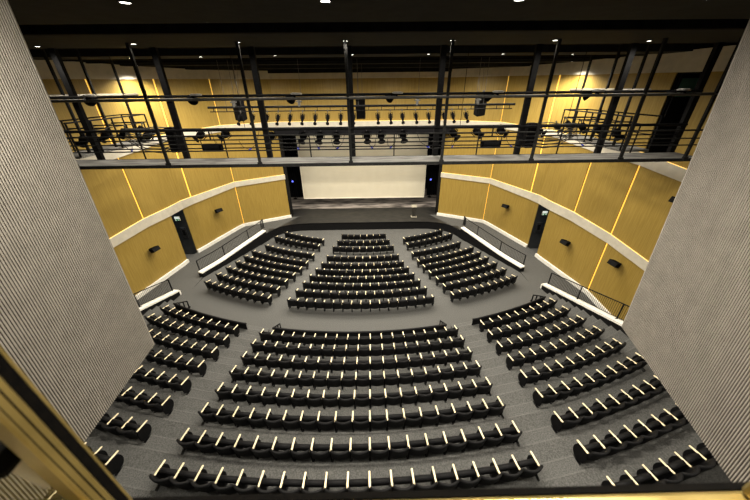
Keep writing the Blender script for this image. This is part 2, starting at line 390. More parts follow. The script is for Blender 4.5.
for s,nm in ((-1,'left'),(1,'right')):
    w=MB()
    wallsurf(w,[P0,P1,PA,P2],ZB,LBOT[P1]+.2,s); wallsurf(w,[P3,PB,PC,PD,PE,PF],ZB,4.3,s)
    # over the door and up to the ceiling
    for a,b in zip(ALL,ALL[1:]):
        if s>0 and a is PC:      # the opening at catwalk level in the right wall
            w.add([(a[0]*s,a[1],LBOT[a]-.05),(b[0]*s,b[1],LBOT[b]-.05),(b[0]*s,b[1],UTOP[b]),(a[0]*s,a[1],UTOP[a])],[(0,1,2,3)])
            w.add([(a[0]*s,a[1],BULK[a]-.05),(b[0]*s,b[1],BULK[b]-.05),(b[0]*s,b[1],CEIL+.1),(a[0]*s,a[1],CEIL+.1)],[(0,1,2,3)])
            continue
        w.add([(a[0]*s,a[1],LBOT[a]-.05),(b[0]*s,b[1],LBOT[b]-.05),(b[0]*s,b[1],CEIL+.1),(a[0]*s,a[1],CEIL+.1)],[(0,1,2,3)])
    wall=tag(w.build('wall_'+nm, M['black']), 'curved %s wall of honey wood panels with amber light strips'%nm, 'wall', kind='structure')
    lower=[(P0,P1,.06,.06),(P1,P2,.06,.0),(P3,PC,.0,.06),(PC,PE,.06,.02),(PE,PF,.06,.0)]
    for a,b,g0,g1 in lower:
        m=MB()
        if a is P3:
            panel(m,P3,PB,base_z(P3[1]),base_z(PB[1]),LBOT[P3],LBOT[PB],s,g0=0,g1=0); panel(m,PB,PC,base_z(PB[1]),base_z(PC[1]),LBOT[PB],LBOT[PC],s,g0=0,g1=g1)
        elif a is P1:
            panel(m,P1,PA,base_z(P1[1]),base_z(PA[1]),LBOT[P1],LBOT[PA],s,g0=g0,g1=0); panel(m,PA,P2,base_z(PA[1]),base_z(P2[1]),LBOT[PA],LBOT[P2],s,g0=0,g1=0)
        elif a is PC:
            panel(m,PC,PD,base_z(PC[1]),base_z(PD[1]),LBOT[PC],LBOT[PD],s,g0=g0,g1=0); panel(m,PD,PE,base_z(PD[1]),base_z(PE[1]),LBOT[PD],LBOT[PE],s,g0=0,g1=g1)
        else: panel(m,a,b,base_z(a[1]),base_z(b[1]),LBOT[a],LBOT[b],s,g0=g0,g1=g1)
        m.build('wood_panel', M['wood'], wall)
    mids=[[P0,P1],[P1,PA],[PA,P2,P3,PB],[PB,PC],[PC,PD,PE],[PE,PF]]
    for seg in mids:
        m=MB()
        for i,(a,b) in enumerate(zip(seg,seg[1:])):
            panel(m,a,b,LTOP[a]+.02,LTOP[b]+.02,UBOT[a],UBOT[b],s,g0=.06 if i==0 else 0,g1=.06 if i==len(seg)-2 else 0)
        m.build('wood_panel', M['wood'], wall)
    for seg in ([[P0,P1],[P1,PA],[PA,P2,P3,PB],[PB,PC]] + ([[PC,PD,PE],[PE,PF]] if s<0 else [[PG,PD,PE],[PE,PF]])):
        m=MB()
        for i,(a,b) in enumerate(zip(seg,seg[1:])):
            g=.0 if a is P0 else .06
            panel(m,a,b,UTOP[a]+.02,UTOP[b]+.02,BULK[a],BULK[b],s,g0=g if i==0 else 0,g1=.06 if i==len(seg)-2 else 0)
        m.build('wood_panel', M['wood'], wall)
    # bands and bulkhead
    for nme,bt,tp,prot in (('lower_band',LBOT,LTOP,.17),('upper_band',UBOT,UTOP,.17)):
        m=MB(); NR=band(m,ALL,bt,tp,s,prot); bo=m.build(nme, M['cream'], wall)
        g=MB()
        for i in range(len(ALL)-1):
            a,b=ALL[i],ALL[i+1]; qa=Vector(a)+NR[i]*.13; qb=Vector(b)+NR[i+1]*.13
            g.beam((qa.x*s,qa.y,tp[a]+.012),(qb.x*s,qb.y,tp[b]+.012),.035,.02)
        g.build('cove_light_strip', M['goldtop'], bo)
    m=MB(); band(m,ALL,BULK,{p:CEIL+.05 for p in ALL},s,.18); m.build('bulkhead', M['cream'], wall)
    # amber strips glowing in the joints between panels
    for p,lo,hi in [(P1,LBOT,None)]+[(PC,LBOT,None)]+[(p,LTOP,UBOT) for p in (P1,PA,PB,PC,PE)]+[(p,UTOP,BULK) for p in (P1,PA,PB)]:
        m=MB(); i=ALL.index(p); nn=NR[i]
        z0,z1=(base_z(p[1])+.2,LBOT[p]) if hi is None else (lo[p]+.02,hi[p])
        c=Vector(p)+nn*.05; ang=atan2(nn.y,nn.x*s)
        m.box((c.x*s,c.y,(z0+z1)/2),(.02,.09,z1-z0),Matrix.Rotation(ang,3,'Z'))
        m.build('light_strip', M['gold'], wall)
    # baseboards
    m=MB()
    for seg in ([P0,P1,PA,P2],[P3,PB,PC,PD,PE]):
        for a,b in zip(seg,seg[1:]):
            d=Vector((b[0]-a[0],b[1]-a[1])).normalized(); nn=Vector((d.y,-d.x)); nn=nn if nn.x<0 else -nn
            steps=6
            for k in range(steps):
                pa=Vector(a).lerp(Vector(b),k/steps)+nn*.17; pb_=Vector(a).lerp(Vector(b),(k+1)/steps)+nn*.17
                m.beam((pa.x*s,pa.y,base_z(pa.y)+.13),(pb_.x*s,pb_.y,base_z(pb_.y)+.13),.14,.27)
    m.build('baseboard_'+nm, M['white'], wall)
    # exit passage behind the door opening
    dr=tag(empty('door_1' if s<0 else 'door_2'), 'dark open exit doorway in the %s wood wall'%nm, 'door', kind='structure')
    m=MB()
    a,b=P2,P3; X1=16.6
    m.add([(a[0]*s,a[1],-.01),(X1*s,a[1],-.01),(X1*s,a[1],4.2),(a[0]*s,a[1],4.2)],[(0,1,2,3)])
    m.add([(b[0]*s,b[1],-.01),(X1*s,b[1],-.01),(X1*s,b[1],4.2),(b[0]*s,b[1],4.2)],[(0,1,2,3)])
    m.add([(X1*s,a[1],-.01),(X1*s,b[1],-.01),(X1*s,b[1],4.2),(X1*s,a[1],4.2)],[(0,1,2,3)])
    m.add([(a[0]*s,a[1],4.2),(X1*s,a[1],4.2),(X1*s,b[1],4.2),(b[0]*s,b[1],4.2)],[(0,1,2,3)])
    m.build('passage_lining', M['corr'], dr)
    m=MB(); m.add([((a[0]-.3)*s,a[1],.006),(X1*s,a[1],.006),(X1*s,b[1],.006),((b[0]-.3)*s,b[1],.006)],[(0,1,2,3)]); m.build('passage_floor', M['carpet'], dr)
    pl_=bpy.data.lights.new('passage_lamp','POINT'); pl_.energy=22; pl_.color=(.75,.88,1); pl_.shadow_soft_size=.15
    pq=bpy.data.objects.new('passage_lamp',pl_); pq.location=(15.6*s,20.7,3.9); COL.objects.link(pq)
    m=MB(); m.box((13.72*s,21.42,2.0),(.16,.05,4.0)); m.box((13.86*s,20.08,1.97),(.16,.05,3.94)); m.build('door_jamb', M['corr'], dr)
    pf=MB(); pf.box((14.12*s,21.37,1.95),(.42,.05,.9),bev=.015); po=tag(pf.build('notice_frame', M['posterframe']), 'dark framed notice inside the %s exit passage'%nm, 'notice')
    pi_=MB(); pi_.box((14.12*s,21.34,1.98),(.2,.02,.45)); pi_.build('notice_sheet', M['black'], po)
    ex=thing('exit_sign','small white and green exit sign in the %s doorway'%nm,'sign',(14.25*s,21.33,3.2))
    m=MB(); m.box((0,0,0),(.40,.08,.34),bev=.01); m.build('sign_box', M['pale'], ex)
    m=MB(); m.box((0,-.045,.075),(.36,.02,.16)); m.build('white_panel', M['exitw'], ex)
    m=MB(); m.box((0,-.045,-.095),(.34,.02,.12)); gp=m.build('green_panel', M['exitg'], ex)
    m=MB()                                     # pictogram: running figure and arrow
    for c,d,r in (((-.12,-.06,-.05),(.03,.01,.03),0),((-.12,-.06,-.09),(.03,.01,.06),.4),((-.14,-.06,-.135),(.02,.01,.05),-.6),((-.09,-.06,-.13),(.02,.01,.05),.6),((.08,-.06,-.095),(.1,.01,.02),0),((.12,-.06,-.083),(.04,.01,.02),.7),((.12,-.06,-.107),(.04,.01,.02),-.7)):
        m.box(c,d,Matrix.Rotation(r,3,'Y'))
    m.build('pictogram', M['exitw'], gp)
# the recess at catwalk level in the right wall
rc=tag(empty('window_2'), 'dark recess with a green glass pane high in the right wall', 'window', kind='structure')
m=MB()
z0,z1=UTOP[PG]+.0,BULK[PC]
m.add([(16.3,15.3,z0),(16.3,14.2,z0),(16.3,14.2,z1),(16.3,15.3,z1)],[(0,1,2,3)])
m.add([(14.77,15.3,z0),(16.3,15.3,z0),(16.3,15.3,z1),(14.77,15.3,z1)],[(0,1,2,3)])
m.add([(14.9,14.2,z0),(16.3,14.2,z0),(16.3,14.2,z1),(14.9,14.2,z1)],[(0,1,2,3)])
m.add([(14.77,15.3,z1),(16.3,15.3,z1),(16.3,14.2,z1),(14.9,14.2,z1)],[(0,1,2,3)])
m.add([(14.77,15.3,z0),(16.3,15.3,z0),(16.3,14.2,z0),(14.9,14.2,z0)],[(0,1,2,3)])
m.build('recess_lining', M['black'], rc)
m=MB(); m.box((15.3,15.24,11.75),(.8,.03,.75)); m.build('green_pane', M['greeng'], rc)
m=MB()
for x in (14.88,15.72): m.box((x,15.23,11.5),(.06,.06,2.0))
for z in (11.35,12.15): m.box((15.3,15.23,z),(.85,.06,.05))
m.build('pane_frame', M['black'], rc)

# ------------------------------------------------------------------ front wall over the opening, stage house
m=MB()
m.add([(-7.45,28.1,8.3),(7.45,28.1,8.3),(7.45,28.1,CEIL+.1),(-7.45,28.1,CEIL+.1)],[(0,1,2,3)])
wf=tag(m.build('wall_front', M['black']), 'wide wood wall above the stage opening with a cream lintel', 'wall', kind='structure')
m=MB(); m.box((0,27.94,(9.4+12.6)/2),(14.9,.08,3.2)); m.build('wood_panel', M['wood'], wf)
m=MB(); m.box((0,27.87,9.14),(14.9,.34,.48)); m.build('lintel_band', M['cream'], wf)
m=MB(); m.box((0,27.86,9.395),(14.9,.035,.02)); m.build('cove_light_strip', M['goldtop'], wf)
m=MB(); m.box((0,27.96,12.87),(14.9,.24,.54)); m.build('bulkhead', M['cream'], wf)
for s in (-1,1):
    m=MB(); m.box((s*7.55,28.35,4.6),(.36,.85,9.4)); m.build('opening_jamb', M['black'], wf)
sh=tag(MB().add([(-9.2,28.6,ZST),(-9.2,37.4,ZST),(-9.2,37.4,10),(-9.2,28.6,10)],[(0,1,2,3)]).add([(9.2,28.6,ZST),(9.2,37.4,ZST),(9.2,37.4,10),(9.2,28.6,10)],[(0,1,2,3)])
   .add([(-9.2,37.3,ZST-.1),(9.2,37.3,ZST-.1),(9.2,37.3,10),(-9.2,37.3,10)],[(0,1,2,3)]).add([(-9.2,28.2,10),(9.2,28.2,10),(9.2,37.4,10),(-9.2,37.4,10)],[(0,1,2,3)])
   .build('wall_stage', M['drape']), 'black back wall of the stage behind the screen', 'wall', kind='structure')
vl=MB(); vl.box((0.15,27.3,8.62),(15.3,.5,.54),bev=.06)
v_=tag(vl.build('stage_valance', M['drape']), 'long black rolled valance under the cream lintel of the stage', 'valance')
scn=thing('projection_screen','large blank cream projection screen hanging over the stage','screen',(-.05,31.0,0))
m=MB(); V=[];F=[]
for i in range(13):
    x=-6.50+12.98*i/12; y=.02*sin(i*1.7)
    for z in (1.43,9.2): V.append((x,y,z))
for i in range(12): F.append((2*i,2*i+2,2*i+3,2*i+1))
m.add(V,F,0,True); V2=[(x,y+.012,z) for x,y,z in V]; m.add(V2,[f[::-1] for f in F],0,True); m.build('screen_cloth', M['screen'], scn)
m=MB(); m.box((0,0,1.39),(13.12,.07,.10),bev=.02)
for s in (-1,1): m.box((s*6.53,0,5.3),(.07,.06,7.8))
m.build('screen_hem', M['screen_edge'], scn)
m=MB(); m.tube([(-6.9,0.05,9.25),(6.9,0.05,9.25)],.06); m.build('roller_bar', M['black'], scn)
for s,nm in ((-1,'left'),(1,'right')):
    m=MB(); V=[];F=[]; n=14
    for i in range(n+1):
        x=s*(7.35+1.7*i/n); y=34.2+.10*(1 if i%2 else -1)
        V += [(x,y,ZST+.02),(x,y,9.8)]
    for i in range(n): F.append((2*i,2*i+2,2*i+3,2*i+1))
    m.add(V,F); m.add([(x,y+.03,z) for x,y,z in V],[f[::-1] for f in F])
    tag(m.build('stage_curtain', M['drape']), 'black pleated side curtain at the %s of the stage'%nm, 'curtain')
    ld=thing('stage_indicator','small blue indicator light in the dark wings %s of the screen'%nm,'light',((-8.25 if s<0 else 7.62),33.6,2.55))
    m=MB(); m.box((0,0,-.1),(.24,.2,.5),bev=.02); m.build('housing', M['gear'], ld)
    m=MB(); m.box((0,-.11,.06),(.17,.03,.17),bev=.02); m.build('blue_lamp', M['bluled'], ld)
    m=MB(); m.tube([(0,0,-.3),(0,0,ZST-2.55+.02)],.03); m.box((0,0,ZST-2.55+.03),(.4,.4,.05)); m.build('floor_stand', M['gear'], ld)
# lectern
lc=thing('lectern','slim lectern with pale top and foot at the right of the stage edge','lectern',(4.95,27.45,ZST+.005))
m=MB(); m.box((0,0,.05),(.58,.46,.10),bev=.03); m.build('base', M['lectop'], lc)
m=MB(); m.box((0,0,.58),(.26,.26,1.0),bev=.02); m.build('column', M['acryl'], lc)
for sx in (-.16,.16):
    m=MB(); m.box((sx,-.02,.58),(.05,.34,1.0),bev=.01); m.build('side_post', M['acryl'], lc)
m=MB(); m.box((0,0,1.14),(.54,.44,.07),Matrix.Rotation(radians(14),3,'X'),bev=.02); m.box((0,.24,1.14),(.54,.03,.16)); m.build('reading_top', M['lectop'], lc)
m=MB(); m.tube([(.1,.1,1.17),(.1,.05,1.35),(.1,-.06,1.45)],.012,6); m.build('microphone', M['gear'], lc)

# ------------------------------------------------------------------ railings on the parapets
def railing(label, pts, h, posts, nb, end_curl=0):
    r=thing('handrail',label,'railing',pts[0])
    o=Vector(pts[0]); P=[Vector(p)-o for p in pts]
    def at(t):
        f=t*(len(P)-1); i=min(int(f),len(P)-2); return P[i].lerp(P[i+1],f-i)
    N=16
    m=MB(); m.tube([at(i/N)+Vector((0,0,h)) for i in range(N+1)],.03,8); m.build('top_rail', M['black'], r)
    m=MB(); m.tube([at(i/N)+Vector((0,0,.10)) for i in range(N+1)],.018,6); m.build('bottom_rail', M['black'], r)
    for t in posts:
        m=MB(); p=at(t); m.beam(p+Vector((0,0,-.02)),p+Vector((0,0,h)),.05,.05); m.box(p+Vector((0,0,.0)),(.12,.12,.02)); m.build('post', M['black'], r)
    m=MB()
    for i in range(nb):
        p=at((i+.5)/nb); m.beam(p+Vector((0,0,.10)),p+Vector((0,0,h)),.011,.011)
    m.build('balusters', M['black'], r)
    return r
for s,nm in ((-1,'left'),(1,'right')):
    L=[]
    for y in (18.15,19.6,21.2,22.8,24.1,25.4):
        x=par_x(y)+.37 if y<=24.1 else 8.75+.37+(y-24.1)*.2
        L.append((s*x,y,(ramp_z(y)+.39) if y<=24.1 else ZST+.01))
    railing('black baluster railing along the %s stage ramp cap'%nm, L, .86, (0,.28,.58,.82,1.0), 60)
    L=[(s*(par_x(y)+.20),y,rpz(y)+.10) for y in (15.7,14.0,12.3,10.6,9.2)]
    railing('black baluster railing rising along the %s rear parapet'%nm, L, .92, (0,.36,.72,1.0), 62)
# low barriers in front of the first rear row
def barrier(label, a0, a1, returns):
    r=thing('row_barrier',label,'barrier',(0,0,0))
    R=RHO[0]-.34; N=18
    pt=lambda a,z,rr=R: Vector((rr*sin(a),YR-rr*cos(a),z))
    mid=pt((a0+a1)/2,0); r.location=(mid.x,mid.y,ZR[0])
    o=Vector(r.location)
    m=MB(); m.tube([pt(a0+(a1-a0)*i/N,.84)-o for i in range(N+1)],.06,8); m.build('top_rail', M['shell'], r)
    m=MB()
    for i in range(N):
        p,q=pt(a0+(a1-a0)*i/N,.62)-o,pt(a0+(a1-a0)*(i+1)/N,.62)-o; m.beam(p,q,.035,.40)
    m.build('infill_panel', M['black'], r)
    for a in returns:
        m=MB(); p=pt(a,.84)-o; q=pt(a,.50,R-.7)-o
        m.tube([p,q],.035,6)
        for t in (.35,.68,1.0):
            c=pt(a,.84-.34*t,R-.7*t)-o; bz=0.01-o.z
            m.beam((c.x,c.y,bz),(c.x,c.y,c.z+.02),.05,.05); m.box((c.x,c.y,bz+.02),(.14,.14,.03))
        m.build('end_return', M['shell'], r)
    return r
barrier('low dark barrier before the first rear centre row',-4.6/24.3,4.6/24.3,(-4.6/24.3,4.6/24.3))
barrier('low dark barrier before the first rear left row',-asin(11.0/24.3),-asin(6.1/24.3),(-asin(11.0/24.3),))
barrier('low dark barrier before the first rear right row',asin(6.1/24.3),asin(11.0/24.3),(asin(11.0/24.3),))

# ------------------------------------------------------------------ auditorium chairs
def shell(mb, fn, nu, nv, th, mi=0):
    V=[];F=[]
    for j in range(nv+1):
        for i in range(nu+1): V.append(fn(i/nu,j/nv,0))
    n=len(V)
    for j in range(nv+1):
        for i in range(nu+1): V.append(fn(i/nu,j/nv,th))
    w=nu+1; id_=lambda i,j,k: k*n+j*w+i
    for j in range(nv):
        for i in range(nu):
            F.append((id_(i,j,0),id_(i+1,j,0),id_(i+1,j+1,0),id_(i,j+1,0))); F.append((id_(i,j+1,1),id_(i+1,j+1,1),id_(i+1,j,1),id_(i,j,1)))
    for i in range(nu):
        F.append((id_(i+1,0,0),id_(i,0,0),id_(i,0,1),id_(i+1,0,1))); F.append((id_(i,nv,0),id_(i+1,nv,0),id_(i+1,nv,1),id_(i,nv,1)))
    for j in range(nv):
        F.append((id_(0,j,0),id_(0,j+1,0),id_(0,j+1,1),id_(0,j,1))); F.append((id_(nu,j+1,0),id_(nu,j,0),id_(nu,j,1),id_(nu,j+1,1)))
    mb.add(V,F,mi,True)
# local frame: +Y faces the stage, arm tips at y=0
def back_mb(nu=8,nv=5):
    m=MB()
    def fn(u,v,th):
        x=-.262+.524*u; k=1-(2*u-1)**2
        z=.30+.55*v-.035*(1-k)*v
        y=-.325-.085*v-.10*k*(.65+.35*v)-th*.9
        if v==0 or v==1: y+= (.01 if th==0 else .012)*(-1 if th==0 else 1)
        return (x,y,z)
    shell(m,fn,nu,nv,.085); return m
def seat_mb():
    m=MB(); V=[];F=[]; n=12
    prof=[]
    for k in range(n):      # rounded slab section in the y-z plane, folded upright
        a=2*pi*k/n; y=.075*cos(a); z=.19*max(-1,min(1,1.35*sin(a)))
        prof.append((y,z))
    R=Matrix.Rotation(radians(16),3,'X')
    xs=(-.235,-.22,.22,.235); sc=(.8,1,1,.8)
    for x,q in zip(xs,sc):
        for y,z in prof:
            p=R@Vector((0,y*q,z*q)); V.append((x,-.20+p.y,.47+p.z))
    for i in range(3):
        for k in range(n):
            l=(k+1)%n; F.append((i*n+k,i*n+l,(i+1)*n+l,(i+1)*n+k))
    F.append(tuple(range(n-1,-1,-1))); F.append(tuple(range(3*n,4*n)))
    m.add(V,F,0,True); return m
def side_mb():
    m=MB(); prof=[]
    for k in range(9):
        a=-pi/2+pi*k/8; prof.append((-.17+.165*cos(a),.34+.25*sin(a)))
    prof += [(-.37,.59),(-.41,.40),(-.39,.14),(-.30,.09)]
    prof=[(y,z) for y,z in prof]
    V=[(-.019,y,z) for y,z in prof]+[(.019,y,z) for y,z in prof]; n=len(prof)
    m.add(V,[tuple(range(n)),tuple(range(2*n-1,n-1,-1))]+[(i,n+i,n+(i+1)%n,(i+1)%n) for i in range(n)]); return m
def arm_mb():
    m=MB(); m.box((0,-.185,.607),(.052,.37,.036),bev=.012); return m
def leg_mb():
    m=MB(); m.box((0,-.24,.075),(.045,.09,.15)); m.box((0,-.22,.012),(.07,.26,.024),bev=.006); return m
B_,SE_,SI_,AR_,LE_=back_mb(),seat_mb(),side_mb(),arm_mb(),leg_mb()
G_CH='tip-up chairs in the tiered rows'
def make_chair():
    r=thing('auditorium_chair','x','chair')
    B_.build('backrest',M['fabric'],r); SE_.build('seat',M['fabric'],r)
    for k,x in enumerate((-.275,.275)):
        sd=SI_.build('side_panel' if k==0 else 'end_panel',M['shell'],r,(x,0,0))
        a=AR_.build('armrest' if k==0 else 'end_armrest',M['arm'],sd); a['label']='pale wooden armrest'
        LE_.build('leg' if k==0 else 'end_leg',M['shell'],r,(x,0,0))
    return r
proto=make_chair(); used=[0]
END=('end_panel','end_armrest','end_leg')
def chair(cy, rho, z, a, label, last, group=None):
    loc=(rho*sin(a),cy-rho*cos(a),z); rot=(0,0,a)
    r=dup(proto,loc,rot,label,group,() if last else END)
    for o in r.children_recursive: o.name=o.name.replace('end_panel','side_panel').replace('end_armrest','armrest').replace('end_leg','leg')
    return r
bulk=MB()
def bulk_chair(cy, rho, z, a, last):
    T=Matrix.Translation((rho*sin(a),cy-rho*cos(a),z)) @ Matrix.Rotation(a,4,'Z')
    for mb,mi,xs in ((BL_,0,(0,)),(SE_,0,(0,)),(SI_,0,(-.275,.275) if last else (-.275,)),(AR_,1,(-.275,.275) if last else (-.275,)),(LE_,0,(-.275,.275) if last else (-.275,))):
        for x in xs: 
            o=len(bulk.v); bulk.v += [tuple(T@Vector((p[0]+x,p[1],p[2]))) for p in mb.v]
            bulk.f += [tuple(i+o for i in f) for f in mb.f]; bulk.m += [mi]*len(mb.f); bulk.sm += mb.sm
BL_=back_mb(4,3)
ROWN=['front row','second row','third row','fourth row','fifth row','sixth row','seventh row','eighth row','ninth row']
def rowname(k): return '%s behind the barrier'%ROWN[k]
w_=.55
for k in range(9):
    rho=RHO[k]; z=ZR[k]+.001
    for i in range(18):
        a=(i-8.5)*w_/rho
        if k<8:
            w='%s from left'%ORD[i] if i<9 else '%s from right'%ORD[17-i]
            chair(YR,rho,z,a,'folded black chair, %s, %s, rear centre block'%(w,rowname(k)),i==17)
        else: bulk_chair(YR,rho,z,a,i==17)
    vis={-1:(9,9,8,6,6,5,4,3,0),1:(9,9,9,9,9,9,8,7,6)}
    a0=asin(6.37/rho)
    for s in (-1,1):
        for j in range(9):
            a=s*(a0+(j+.5)*w_/rho)
            last=(j==8) if s>0 else (j==0)
            if j<vis[s][k]:
                chair(YR,rho,z,a,'folded black chair, %s from the aisle, %s, rear %s block'%(ORD[j],rowname(k),'left' if s<0 else 'right'),last)
            else: bulk_chair(YR,rho,z,a,last)
# front block
FN=[None,7,8,8,9,9,9,9,9,9]
for k in range(10):
    rho=FRHO[k]; n=7+k; z=ZF[k]+.001
    for i in range(n):
        a=(i-(n-1)/2)*w_/rho
        if k==9:
            w='%s from left'%ORD[i] if i<8 else '%s from right'%ORD[n-1-i]
            chair(YFc,rho,z,a,'folded black chair, %s, last row of the front centre block'%w,i==n-1)
        else: bulk_chair(YFc,rho,z,a,i==n-1)
    if k==0: continue
    zz=z; n=FN[k]; rr=rho-(.12 if k<4 else 0); x0=radians(FA[k])
    for s in (-1,1):
        for j in range(n):
            a=s*(x0+(j+.5)*w_/rr); last=(j==n-1) if s>0 else (j==0)
            if k==9: chair(YFc,rr,zz,a,'folded black chair, %s from the aisle, last row of the front %s block'%(ORD[j],'left' if s<0 else 'right'),last)
            else: bulk_chair(YFc,rr,zz,a,last)
def kill(o):
    for c in list(o.children): kill(c)
    bpy.data.objects.remove(o)
kill(proto)
for o in bpy.data.objects:
    if o.name.startswith('auditorium_chair'): o['group']=G_CH
tag(bulk.build('auditorium_chair_rows',[M['fabric'],M['arm']]),'many more black chairs filling the far front block before the stage','chairs',kind='stuff')

# ------------------------------------------------------------------ ceiling and downlights
c=MB()
c.box((0,2.0,CEIL+.15),(34,12.2,.3))                 # near panel up to y=8.1
c.box((0,10.85,CEIL+.15),(34,2.7,.3))                # second panel
c.box((0,15.6,CEIL+.12),(34,1.3,.24))                # third strip
c.box((0,20.5,CEIL+.12),(34,.5,.24)); c.box((0,24.5,CEIL+.12),(34,.5,.24))
ceil=tag(c.build('ceiling', M['ceil']), 'charcoal ceiling of broad panels with black gaps and downlights', 'ceiling', kind='structure')
c=MB(); c.box((0,14,15.6),(36,48,.2))
for y in (9.4,12.35,17.0,18.4): c.box((0,y,CEIL+.35),(34,.12,.7))
for y in (13.4,14.2,18.0,19.0,22.0,23.2,26.0): c.box((0,y,CEIL+.75),(34,.22,.3))
c.box((0,27.9,14.3),(34,.2,2.6)); c.box((0,-3.9,14.3),(36,.2,3))
for s in (-1,1): c.box((s*17.3,12,14.4),(.2,48,2.8))
for i in range(-6,7): c.box((i*2.4+.4,13.6,CEIL+.55),(.5,.35,.25))
c.build('ceiling_void', M['void'], ceil)
def lamp(loc, e, size=166, blend=.9, rot=None, col=(1,.915,.77), rad=.12):
    l=bpy.data.lights.new('downlight_or_fill_lamp','SPOT'); l.energy=e; l.spot_size=radians(size); l.spot_blend=blend; l.color=col; l.shadow_soft_size=rad
    o=bpy.data.objects.new('downlight_or_fill_lamp',l); o.location=loc
    if rot: o.rotation_euler=rot
    COL.objects.link(o); return o
tr=MB(); V=[];F=[]; n=20
for r,z in ((.115,0),(.115,-.012),(.085,-.012),(.08,.0)):
    V += [(r*cos(2*pi*i/n),r*sin(2*pi*i/n),z) for i in range(n)]
for k in range(3):
    for i in range(n): F.append((k*n+i,k*n+(i+1)%n,(k+1)*n+(i+1)%n,(k+1)*n+i))
tr.add(V,F)
dl=MB(); dl.add([(.082*cos(2*pi*i/n),.082*sin(2*pi*i/n),-.004) for i in range(n)],[tuple(range(n-1,-1,-1))])
dproto=thing('downlight','x','ceiling light',(0,0,0)); tr.build('trim_ring',M['black'],dproto); dl.build('lens',M['lamp'],dproto)
LROWS=[('nearest',6.3,[-3.3,0,3.25,6.5],2600),('second nearest',10.95,[-9.9,-6.6,-3.3,0,3.3,6.6,9.9],220),('third nearest',15.1,[-9.9,-6.6,-3.3,0,3.3,6.6,9.9],1300)]
for nm,y,xs,e in LROWS:
    for i,x in enumerate(xs):
        yy=y+ (x*x*.0065 if y>7 else 0)
        dup(dproto,(x,yy,CEIL-.001),None,'round ceiling downlight, %s from left in the %s ceiling row'%(ORD[i],nm),'ceiling downlights')
        lamp((x,yy,CEIL-.05),e)
for x,nm in ((-12.8,'left'),(12.8,'right')):
    dup(dproto,(x,20.5,CEIL-.001),None,'ceiling downlight washing the %s wood wall beside the bulkhead'%nm,'ceiling downlights')
    lamp((x*.985,20.4,CEIL-.05),2600,140,.8)
kill(dproto)
for y,xs,e in ((1.4,(-5,-1.6,1.8,5.2,8.4),1200),(20.5,(-10,-5,-2.2,2.6,5.4,10),2000),(23.6,(-8,-2.7,2.7,8),1500)):  # unseen rows without fixtures; the front two added as fill for wall and seats
    for x in xs: lamp((x,y,CEIL-.06),e,172 if y>10 else 170)
for x in (-4.2,0,4.2): lamp((x,28.9,9.75),460,150); lamp((x,34.6,9.7),420,140)  # unseen lamps without fixtures, put in to brighten screen and rear boards
for y,xs in ((18.6,(-8,-3.2,1.9,8.3)),(22.4,(-5.2,-1.7,1.7,5.2))):  # added narrow fill from above, no fixtures, brightening the front floor
    for x in xs: lamp((x,y,CEIL-.06),1500,82,.7)

# ------------------------------------------------------------------ catwalk bridge
cw=thing('catwalk','long grey lighting catwalk crossing below the ceiling over the aisle','catwalk',(0,11.5,9.42))
def W(x,y,z): return (x,y-11.5,z-9.42)
m=MB(); m.box(W(.25,11.55,9.42),(25.6,1.1,.10)); m.build('deck',M['deck'],cw)
m=MB(); m.box(W(.25,10.98,9.42),(25.6,.05,.11)); m.box(W(.25,12.12,9.42),(25.6,.05,.11)); m.build('edge_beam',M['steel'],cw)
for x in (-9.9,-6.6,-3.3,0,3.3,6.6,9.9,12.3):
    m=MB(); m.beam(W(x,10.96,9.38),W(x,10.96,CEIL),.085,.085); m.box(W(x,10.94,9.47),(.14,.10,.16)); m.build('front_post',M['steel'],cw)
for x in (-10.0,-6.6,-3.3,0.02,3.3,6.6,9.9,12.9):
    m=MB(); m.beam(W(x,12.2,9.25),W(x,12.2,CEIL+.4),.20,.15); m.build('rear_post',M['black'],cw)
for y,z,r,mt in ((10.96,9.95,.022,'steel'),(10.96,10.18,.022,'steel'),(10.96,10.45,.028,'steel'),(12.14,10.51,.05,'black'),(12.14,10.15,.022,'black'),(12.14,9.85,.022,'black')):
    m=MB(); m.tube([W(-12.5,y,z),W(13.0,y,z)],r,8); m.build('rail',M[mt],cw)
for x in (-11.2,-8.2,-4.95,-1.65,1.65,4.95,8.2,11.2):
    m=MB(); m.beam(W(x,12.14,9.42),W(x,12.14,10.5),.04,.04); m.build('rail_stanchion',M['black'],cw)
m=MB(); m.tube([W(-12.6,10.96,11.58),W(12.9,10.96,11.58)],.048,10); m.build('lighting_pipe',M['pipe'],cw)
m=MB(); m.tube([W(-12.6,12.05,11.66),W(12.9,12.05,11.66)],.045,8); m.build('rear_lighting_pipe',M['black'],cw)

def tree_copy(proto, locs): pass
# pairs of small floods on the lighting pipe
fp=thing('flood_light','x','stage light')
m=MB(); m.tube([(0,0,.02),(0,0,-.05)],.03,8); m.box((0,0,-.02),(.06,.12,.05)); m.build('clamp',M['gear'],fp)
m=MB(); V=[]
m.tube([(-.06,.16,-.02),(-.16,.34,-.10)],[.08,.17],14); m.build('body',M['gear'],fp)
m=MB(); m.tube([(.06,.05,.03),(.06,.05,.07),(.06,.05,.09)],[.17,.19,.12],14); m.build('reflector_dish',M['lens'],fp)
xs=[(-8.5,'first'),(-5.05,'second'),(-1.75,'third'),(1.6,'fourth'),(4.95,'fifth'),(8.3,'sixth'),(11.2,'seventh')]
for i,(x,o_) in enumerate(xs):
    dup(fp,(x,10.98,11.66),(0,0,.2),'small grey and black flood light, %s from left on the front catwalk pipe'%o_,'flood lights on the catwalk pipe')
kill(fp)

